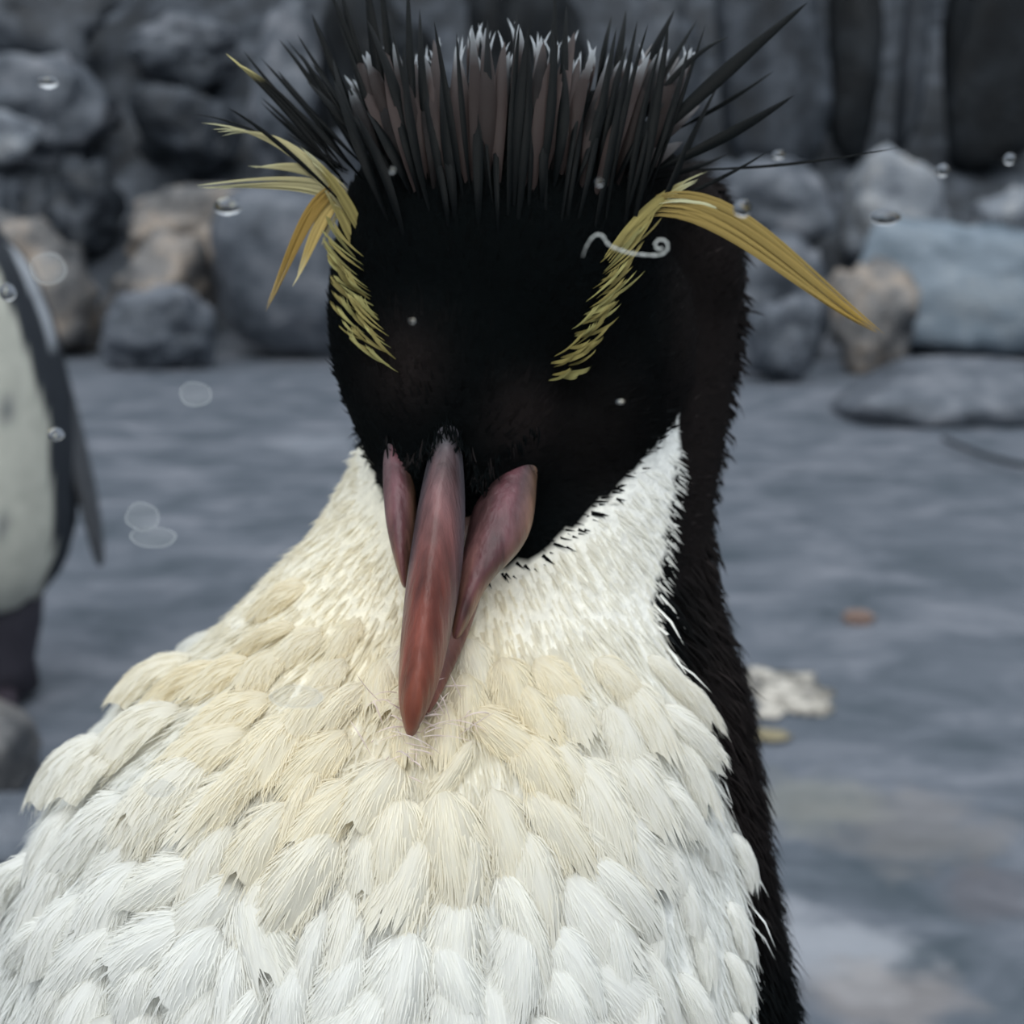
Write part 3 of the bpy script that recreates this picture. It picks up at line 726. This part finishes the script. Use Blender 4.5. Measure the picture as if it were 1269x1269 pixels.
plume([(436, 262), (415, 222), (350, 222), (243, 231)], 15, 6, Y3, PAL, 'pale yellow plume pointing straight left', seed=5)
plume([(430, 240), (400, 206), (360, 204), (307, 206)], 10, 4, Y3, PAL, None, seed=6)
plume([(436, 270), (398, 206), (340, 152), (250, 153)], 11, 4, Y3, PAL, 'white tipped plume curving up to the left', seed=7)
plume([(425, 215), (375, 150), (330, 100), (279, 65)], 10, 3, BLK, s2l((226, 214, 150)), None, seed=8)
plume([(425, 232), (385, 238), (365, 310), (328, 386)], 13, 6, s2l((160, 130, 68)), s2l((184, 160, 106)), 'orange yellow plume drooping down', seed=9)
plume([(428, 240), (398, 256), (384, 310), (362, 356)], 10, 3, s2l((180, 156, 96)), s2l((200, 190, 150)), None, seed=10)
plume([(430, 245), (412, 262), (404, 285), (398, 305)], 6, 2, s2l((160, 150, 116)), s2l((170, 165, 140)), None, seed=12)
plume([(444, 312), (432, 282), (418, 255), (400, 230)], 9, 4, YEL, Y3, None, seed=11, D=(.234, .236))
plume([(450, 292), (434, 256), (412, 218), (372, 180)], 9, 4, YEL, PAL, None, seed=13, D=(.233, .236))

# ------------------------------------------------------------------ bill
def loft(name, secs, col, parent, n=24, label=None):
    """secs: (u, v, D, half width left px, half width right px, depth front, depth back, ridge power)"""
    V, Cl = [], []
    for (u, v, D, wl, wr, df, db, pw) in secs:
        for i in range(n):
            a = 2*math.pi*i/n; ca, sa = math.cos(a), math.sin(a)
            wd = wr if ca > 0 else wl
            x = math.copysign(abs(ca)**1.0, ca)*wd/F*D
            z = (-df*abs(sa)**pw if sa > 0 else db*abs(sa))
            p = px(u, v, D) + RT*x + FW*z; V.append(p)
            Cl.append(col((v-secs[0][1])/(secs[-1][1]-secs[0][1]), ca, sa, u, v))
    Fc = []
    for j in range(len(secs)-1):
        for i in range(n): Fc.append((j*n+i, j*n+(i+1) % n, (j+1)*n+(i+1) % n, (j+1)*n+i))
    Fc.append(tuple(range(n))[::-1]); Fc.append(tuple((len(secs)-1)*n+i for i in range(n)))
    m = mesh_np(name, V, Fc, np.array(Cl)); o = link(name, m, M_bill); child(o, parent)
    sub = o.modifiers.new('s', 'SUBSURF'); sub.levels = 2; sub.render_levels = 2
    if label: o['label'] = label
    return o
def lerp3(a, b, t): t = max(0, min(1, t)); return tuple(a[i]+(b[i]-a[i])*t for i in range(3))
cTOP = s2l((60, 58, 62)); cMID = s2l((114, 80, 80)); cRED = s2l((120, 64, 54)); cORG = s2l((134, 72, 54)); cDRK = s2l((58, 36, 42)); cSIDE = s2l((80, 76, 82))
def col_upper(t, ca, sa, u, v):
    c = lerp3(cTOP, cMID, (t-.06)/.15); c = lerp3(c, cRED, (t-.25)/.25); c = lerp3(c, cORG, (t-.6)/.3)
    if abs(ca) > .6: c = lerp3(c, cSIDE, (abs(ca)-.6)/.25*(1-t))       # grey horn plate along both sides
    return c
loft('upper_mandible', [(556, 526, .2195, 9, 9, .0012, .004, 1.0), (555, 543, .2190, 18, 16, .0035, .008, 1.3), (551, 585, .2180, 25, 24, .0065, .010, 1.8), (545, 630, .2168, 28, 32, .0080, .012, 2.0), (539, 680, .2152, 30, 36, .0085, .013, 2.0),
        (534, 730, .2138, 32, 36, .0085, .013, 1.8), (528, 780, .2122, 31, 32, .0080, .012, 1.6), (522, 830, .2105, 28, 27, .0070, .010, 1.4), (517, 866, .2092, 24, 20, .006, .008, 1.2), (513, 890, .2084, 15, 12, .0045, .006, 1.0), (509, 914, .2080, 5, 5, .0015, .003, 1.0)], col_upper, BIRD, n=40, label='reddish brown ridged upper bill')
def col_gape(t, ca, sa, u, v):
    c = lerp3(s2l((68, 56, 60)), s2l((108, 74, 74)), t*1.8); c = lerp3(c, s2l((140, 100, 80)), (t-.55)/.4)
    if ca > .6: c = lerp3(c, s2l((130, 98, 74)), (ca-.6)/.4)
    if abs(ca) < .3: c = lerp3(c, s2l((96, 54, 62)), .7)
    return c
loft('gape_skin', [(490.0, 540, 0.2295, 6.0, 6.0, 0.0015, 0.005, 1), (491.0, 556, 0.2285, 15.0, 15.0, 0.0025, 0.007, 1), (493.0, 580, 0.2268, 19.0, 19.0, 0.0035, 0.009, 1), (496.0, 615, 0.225, 21.0, 21.0, 0.0042, 0.01, 1), (496.5, 650, 0.2235, 18.5, 18.5, 0.0045, 0.01, 1), (499.0, 685, 0.2222, 13.0, 13.0, 0.004, 0.008, 1), (501.5, 712, 0.2213, 7.5, 7.5, 0.003, 0.006, 1), (502.5, 730, 0.2205, 3.5, 3.5, 0.001, 0.003, 1)],
     col_gape, BIRD, label='pinkish bare skin at the gape on the left')
loft('gape_skin', [(661.5, 534, 0.2345, 6.5, 6.5, 0.0015, 0.004, 1), (651.0, 552, 0.2325, 17.0, 17.0, 0.003, 0.007, 1), (639.5, 575, 0.2298, 27.5, 27.5, 0.0045, 0.009, 1), (629.5, 605, 0.2275, 35.5, 35.5, 0.0055, 0.011, 1), (622.5, 640, 0.2255, 40.5, 40.5, 0.0062, 0.012, 1), (616.0, 668, 0.224, 39.0, 39.0, 0.0062, 0.012, 1), (603.5, 694, 0.2226, 32.5, 32.5, 0.0055, 0.011, 1), (590.0, 714, 0.2214, 22.0, 22.0, 0.005, 0.01, 1), (580.0, 740, 0.2203, 16.0, 16.0, 0.0045, 0.009, 1), (571.0, 770, 0.2191, 11.0, 11.0, 0.0035, 0.007, 1), (563.0, 796, 0.218, 5.0, 5.0, 0.0015, 0.004, 1)],
     col_gape, BIRD, label='pinkish bare skin at the gape on the right')
def col_lower(t, ca, sa, u, v): return lerp3(s2l((96, 72, 66)), s2l((112, 66, 56)), t)
loft('lower_mandible', [(560, 620, .2300, 62, 66, .004, .008, 1), (556, 690, .2262, 50, 54, .004, .008, 1), (552, 750, .2228, 38, 42, .004, .008, 1), (546, 800, .2195, 28, 30, .004, .008, 1), (534, 850, .2150, 22, 18, .003, .006, 1), (522, 890, .2105, 10, 10, .002, .004, 1)], col_lower, BIRD, label='lower bill half hidden behind the ridge')
def bill_fringe():
    rr = random.Random(8); V, Fc, Cl = [], [], []
    rows = [((478, 552), (512, 585), .2255), ((512, 585), (528, 560), .2200), ((528, 560), (556, 534), .2155), ((556, 534), (580, 562), .2155), ((580, 562), (592, 606), .2200), ((592, 606), (618, 572), .2225), ((618, 572), (664, 540), .2265)]
    for a, b, D in rows:
        for i in range(34):
            t = rr.random(); u_ = a[0]+(b[0]-a[0])*t + rr.gauss(0, 3); v_ = a[1]+(b[1]-a[1])*t - 6 + rr.gauss(0, 4)
            D0 = headD(u_, v_-6, D+.004); D0 = min(D0, D+.006); ln = rr.uniform(8, 22)
            c = BLK if rr.random() < .8 else (.012, .010, .010)
            blade_geo([px(u_, v_-8, D0+.0005), px(u_+rr.gauss(0, 3), v_+ln*.4, min(D0, D)-.0012), px(u_+rr.gauss(0, 5), v_+ln, D-.0004)], W(rr.uniform(2, 4)), V, Fc, Cl, c, c, n=4)
    o = link('face_fringe', mesh_np('face_fringe', V, Fc, np.array(Cl)), M_fur); child(o, BIRD); tag(o, kind='stuff')
bill_fringe()
# wisps of down caught round the tip of the bill
def wisps():
    rr = random.Random(5); V, Fc, Cl = [], [], []
    for i in range(70):
        u_, v_ = rr.gauss(520, 26), rr.gauss(905, 24); l, nn = hit(u_, v_)
        if l is None: continue
        a = rr.uniform(0, 2*math.pi) if rr.random() < .5 else math.radians(rr.uniform(200, 340)); d = RT*math.cos(a)*1.0 + UP*math.sin(a)*.6
        p0 = l + nn*.001; p1 = p0 + nn*rr.uniform(.003, .008) + d*.003; p2 = p0 + nn*rr.uniform(.002, .009) + d*rr.uniform(.004, .010)
        c = s2l((236, 218, 210)); blade_geo([p0, p1, p2], rr.uniform(.00018, .0004), V, Fc, Cl, c, c, n=6)
    o = link('down_wisps', mesh_np('down_wisps', V, Fc, np.array(Cl)), M_fur); child(o, BIRD); tag(o, kind='stuff')
wisps()
# flippers folded behind the body, feet
def flipper(s):
    V = []; n = 12; secs = []
    for i in range(11):
        t = i/10; z = .36 - .20*t; y = .305 + .045*t; x = -.024 + s*(.066 + .018*math.sin(t*math.pi*.6)); wd = .026*(1-.55*t**2)*(.7+.3*min(1, t*4)); th = .006*(1-.5*t)
        if i == 10: wd *= .4
        secs.append([Vector((x + th*math.cos(2*math.pi*k/n)*s, y + wd*math.sin(2*math.pi*k/n), z)) for k in range(n)])
    V = [p for r in secs for p in r]; Fc = [(j*n+i, j*n+(i+1) % n, (j+1)*n+(i+1) % n, (j+1)*n+i) for j in range(10) for i in range(n)]
    Fc.append(tuple(range(n))[::-1]); Fc.append(tuple(10*n+i for i in range(n)))
    o = link('flipper', mesh_np('flipper', V, Fc, np.tile(np.array((.009, .009, .010)), (len(V), 1))), M_body); child(o, BIRD)
for s in (-1, 1): flipper(s)
def foot(s, parent, c, sc, col, mat, fwd=-1):
    bm = bmesh.new()
    def seg(a, b, r0, r1):
        n = 8; d = (b-a).normalized(); sx = d.cross(Vector((0, 0, 1))).normalized(); sz = sx.cross(d); L = []
        for q, r in ((a, r0), (a.lerp(b, .5), (r0+r1)/2), (b, r1)): L.append([q + sx*r*math.cos(2*math.pi*k/n) + sz*r*.7*math.sin(2*math.pi*k/n) for k in range(n)])
        rings_mesh(bm, L, n)
    for dx in (-.45, 0, .45): seg(Vector((0, 0, .010*sc)), Vector((dx*.05*sc, fwd*.052*sc, .0055*sc)), .010*sc, .0062*sc)
    me = bpy.data.meshes.new('foot'); bm.to_mesh(me); bm.free(); me.transform(Matrix.Translation(c)); set_col(me, np.tile(np.array(col), (len(me.vertices), 1)))
    o = link('foot', me, mat); child(o, parent)
for s in (-1, 1): foot(s, BIRD, Vector((-.024+s*.035, .245, 0)), 1.0, s2l((196, 150, 146)), M_body)

# ------------------------------------------------------------------ spotted penguin on the floor behind
def far_penguin():
    base = on_floor(-55, 858); y0 = base.y
    E = empty('spotted_penguin', (base.x, y0, 0)); tag(E, 'spotted white bellied penguin with a dark flipper standing on the grey floor behind', 'penguin')
    def at(u, v): return on_plane_y(u, v, y0)
    prof = [(115, 10, .015), (135, 26, .03), (170, 34, .042), (215, 36, .046), (260, 40, .05), (290, 54, .062), (320, 82, .075), (370, 106, .09), (440, 128, .10), (520, 144, .108), (600, 148, .112), (680, 140, .108), (725, 118, .09), (752, 84, .065), (768, 40, .03)]
    n = 40; V = []
    for v_, hw, rd in prof:
        c = at(-58, v_); hx = (at(-58+hw, v_)-c).x
        V += [Vector((c.x+hx*math.cos(2*math.pi*i/n), y0 - rd*math.sin(2*math.pi*i/n), c.z)) for i in range(n)]
    bm = bmesh.new(); rings_mesh(bm, [V[k*n:(k+1)*n] for k in range(len(prof))], n)
    bmesh.ops.triangulate(bm, faces=[f for f in bm.faces if len(f.verts) > 4])
    bmesh.ops.subdivide_edges(bm, edges=[e for e in bm.edges], cuts=2, use_grid_fill=True, smooth=1.0)
    me = bpy.data.meshes.new('body'); bm.to_mesh(me); bm.free()
    P = np.array([v.co for v in me.vertices]); u_, v_, D_ = proj(P)
    white = s2l((178, 178, 168)); dk = s2l((44, 48, 54)); pale = s2l((168, 172, 178)); cl = np.tile(np.array(white), (len(P), 1))
    front = P[:, 1] < y0 + .01
    edge = np.interp(v_, [230, 300, 345, 420, 500, 560, 640, 700, 740, 760], [-40, -20, 2, 30, 52, 62, 68, 62, 46, 0])    # belly edge against the dark band
    mirror = -116 - edge
    dark = (u_ > edge+rng.normal(0, 2, len(P))) | (u_ < mirror) | ~front | (v_ > 758) | (v_ < 235)
    cl[dark] = dk
    ln = front & (v_ > 285) & (v_ < 430) & (u_ > edge+29); cl[ln] = pale          # pale line over the shoulder
    for su, sv, sr in ((8, 500, 11), (3, 520, 7), (20, 470, 6), (2, 585, 7), (35, 605, 7), (4, 658, 8), (35, 690, 7), (-30, 540, 9), (-50, 620, 8), (-20, 690, 8), (-80, 500, 9), (-90, 660, 8), (24, 515, 5), (50, 655, 4)):
        d = np.hypot(u_-su, v_-sv); k = (1-smooth01(d, sr*.7, sr*1.5))*.85*front; cl = cl + (np.array(s2l((92, 96, 100)))-cl)*k[:, None]
    set_col(me, cl); me.polygons.foreach_set('use_smooth', np.ones(len(me.polygons), bool)); child(link('body', me, M_far), E)
    def flip(pts, label=None):
        V = []; n = 10
        for (uu, vv, hw, yo) in pts:
            c = at(uu, vv); h = hw/1184
            V += [Vector((c.x + h*math.cos(2*math.pi*i/n), y0+yo + .03*(hw/14)*math.sin(2*math.pi*i/n), c.z)) for i in range(n)]
        k = len(pts); Fc = [(j*n+i, j*n+(i+1) % n, (j+1)*n+(i+1) % n, (j+1)*n+i) for j in range(k-1) for i in range(n)]
        Fc.append(tuple(range(n))[::-1]); Fc.append(tuple((k-1)*n+i for i in range(n)))
        cl = np.tile(np.array(s2l((74, 76, 80))), (len(V), 1)); child(link('flipper', mesh_np('flipper', V, Fc, cl), M_far), E)
    flip([(38, 400, 8, .02), (52, 440, 11, .02), (68, 500, 12, .02), (85, 560, 11, .02), (98, 610, 10, .02), (108, 655, 8, .02), (114, 690, 6, .02), (117, 706, 3, .02)])
    flip([(-164, 400, 9, .0), (-178, 440, 13, .0), (-192, 500, 14, 0), (-204, 560, 13, .0), (-215, 610, 12, .0), (-225, 655, 10, .0), (-231, 690, 7, 0), (-233, 706, 3, 0)])
    for s in (-1, 1):
        c = at(-58+s*62, 800)
        bm = bmesh.new(); L = []
        for z, rx, ry in ((.115, .045, .045), (.075, .040, .042), (.035, .030, .032), (.004, .032, .036)): L.append([Vector((c.x+rx*math.cos(2*math.pi*i/16), y0+ry*math.sin(2*math.pi*i/16), z)) for i in range(16)])
        rings_mesh(bm, L, 16); me = bpy.data.meshes.new('leg'); bm.to_mesh(me); bm.free(); set_col(me, np.tile(np.array(s2l((52, 50, 58))), (len(me.vertices), 1)))
        me.polygons.foreach_set('use_smooth', np.ones(len(me.polygons), bool)); child(link('leg', me, M_far), E)
        foot(s, E, Vector((c.x, y0-.005, .0)), 1.25, s2l((56, 50, 58)), M_far)
    # bill
    V = []; n = 10; c = at(-58, 175)
    for t, r in ((0, .014), (.4, .011), (.8, .007), (1, .002)): V += [Vector((c.x + r*math.cos(2*math.pi*i/n), y0-.035-.06*t, c.z - .01*t + r*math.sin(2*math.pi*i/n))) for i in range(n)]
    Fc = [(j*n+i, j*n+(i+1) % n, (j+1)*n+(i+1) % n, (j+1)*n+i) for j in range(3) for i in range(n)] + [tuple(range(n))[::-1], tuple(3*n+i for i in range(n))]
    child(link('bill', mesh_np('bill', V, Fc, np.tile(np.array(s2l((40, 38, 40))), (len(V), 1))), M_far), E)
far_penguin()

# ------------------------------------------------------------------ the window pane and what clings to it
GY = 0.148
def pane():
    bm = bmesh.new(); bmesh.ops.create_cube(bm, size=1, matrix=Matrix.Translation((0, GY+.003, .55)) @ Matrix.Diagonal((2.4, .006, 1.1, 1)))
    me = bpy.data.meshes.new('window_1'); bm.to_mesh(me); bm.free(); o = link('window_1', me, M_pane); tag(o, 'clear viewing pane with water drops', kind='structure')
pane()
def drop(u, v, rpx, label, squash=1.0, seed=0, bump=.55):
    p = on_plane_y(u, v, GY); D = (p-CAM).dot(FW); r = rpx/F*D
    bm = bmesh.new(); bmesh.ops.create_icosphere(bm, subdivisions=4, radius=1)
    for q in bm.verts:
        k = 1 + .06*noise.noise(q.co*1.3+Vector((seed, 0, 0)))
        q.co = Vector((q.co.x*k*r, min(q.co.y, .02)*r*bump*2, q.co.z*k*r*squash))
    me = bpy.data.meshes.new('water_drop'); bm.to_mesh(me); bm.free(); me.polygons.foreach_set('use_smooth', np.ones(len(me.polygons), bool))
    o = link('water_drop', me, M_water); o.location = (p.x, GY-.0003*0, p.z); tag(o, label, 'water drop', 'water drops on the window')
drop(282, 256, 17, 'oval water drop on the glass beside the drooping orange plume', .62, 1)
drop(920, 258, 11, 'round silvery water drop on the glass above the long yellow plume', 1, 2)
drop(965, 192, 8, 'small water drop on the glass on the thin long black spike', .7, 3)
drop(1168, 211, 8, 'dark round water drop on the glass over the bright topped boulder', 1, 4)
drop(1251, 197, 7, 'bright water drop on the glass in front of the black stake', 1, 5)
drop(10, 362, 10, 'ringed water drop on the glass over the spotted penguin shoulder', 1.1, 6)
drop(70, 538, 10, 'water drop on the glass over the spotted penguin flank', .8, 7)
drop(60, 102, 12, 'glinting water drop on the glass over the grey recessed boulder', .6, 8)
drop(743, 226, 5, 'tiny bright water drop on the glass over the black crown', 1, 9)
drop(511, 398, 4, 'tiny water drop on the glass over the forehead', .8, 10)
drop(486, 211, 4, 'tiny water drop on the glass over the left of the crest', 1, 11)
drop(769, 498, 5, 'tiny flat water drop on the glass over the black cheek', .5, 12)
drop(1097, 269, 19, 'wide flat water drop on the glass over the large blue grey boulder', .5, 13, .25)
def mark(u, v, ru, rv, label, seed, rot=0.0):
    p = on_plane_y(u, v, GY); D = (p-CAM).dot(FW); n = 40; r = random.Random(seed)
    def ring(s): return [Vector((0, 0, 0)) + Vector((ru/F*D*s*k*math.cos(a), 0, rv/F*D*s*k*math.sin(a))) for a, k in angs]
    angs = [(2*math.pi*i/n, 1 + .10*noise.noise(Vector((math.cos(2*math.pi*i/n)*1.4, math.sin(2*math.pi*i/n)*1.4, seed*3.7)))) for i in range(n)]
    o1, o2 = ring(1.0), ring(.90)
    E = empty('water_mark', (p.x, GY-.0002, p.z)); E.rotation_euler = (0, rot, 0); tag(E, label, 'water mark', 'dried water marks on the window')
    m = mesh_np('film', o2, [tuple(range(n))]); link('film', m, M_film, E)
    m = mesh_np('rim', o1+o2, [(i, (i+1) % n, n+(i+1) % n, n+i) for i in range(n)]); link('rim', m, M_rim, E)
mark(60, 333, 23, 20, 'pale round water mark on the glass by the spotted penguin shoulder', 1)
mark(243, 488, 20, 16, 'faint water mark on the glass over open floor, above the paired marks', 2)
mark(190, 665, 29, 14, 'wide oval water mark on the glass, lower of the overlapping pair', 3)
mark(177, 640, 21, 18, 'round faint water mark on the glass, upper of the overlapping pair', 4)
mark(367, 863, 34, 15, 'grey oval water mark on the glass over the cream breast feathers', 5)
mark(197, 976, 20, 12, 'small grey water mark on the glass over the white left breast', 6)
def curl():
    pts = [(722, 318), (728, 303), (737, 292), (746, 292), (754, 303), (766, 309), (782, 314), (800, 316), (818, 316), (827, 309), (826, 300), (818, 297), (812, 302), (815, 309), (821, 307)]
    V, Fc, Cl = [], [], []
    P = [on_plane_y(u_, v_, GY-.0006) for u_, v_ in pts]; Q = []
    for i in range(len(P)-1):
        a, b, c, d = P[max(0, i-1)], P[i], P[i+1], P[min(len(P)-1, i+2)]
        for k in range(5):
            t = k/5; Q.append(.5*((2*b)+(c-a)*t+(2*a-5*b+4*c-d)*t*t+(3*b-a-3*c+d)*t**3))
    Q.append(P[-1]); n = 8; m = len(Q)
    for i, q in enumerate(Q):
        tg = (Q[min(m-1, i+1)]-Q[max(0, i-1)]).normalized(); nr = Vector((0, -1, 0)); sd = tg.cross(nr).normalized(); r = .00011*(min(1, .2+i/16))*(1+.35*math.sin(i*1.7))
        V += [q + sd*r*math.cos(2*math.pi*k/n) + nr*r*math.sin(2*math.pi*k/n) for k in range(n)]
    Fc = [(j*n+i, j*n+(i+1) % n, (j+1)*n+(i+1) % n, (j+1)*n+i) for j in range(m-1) for i in range(n)]
    o = link('down_wisp', mesh_np('down_wisp', V, Fc, np.tile(np.array(s2l((200, 204, 200))), (len(V), 1))), M_fur); tag(o, 'curled white wisp of down stuck to the glass over the right brow', 'wisp')
curl()
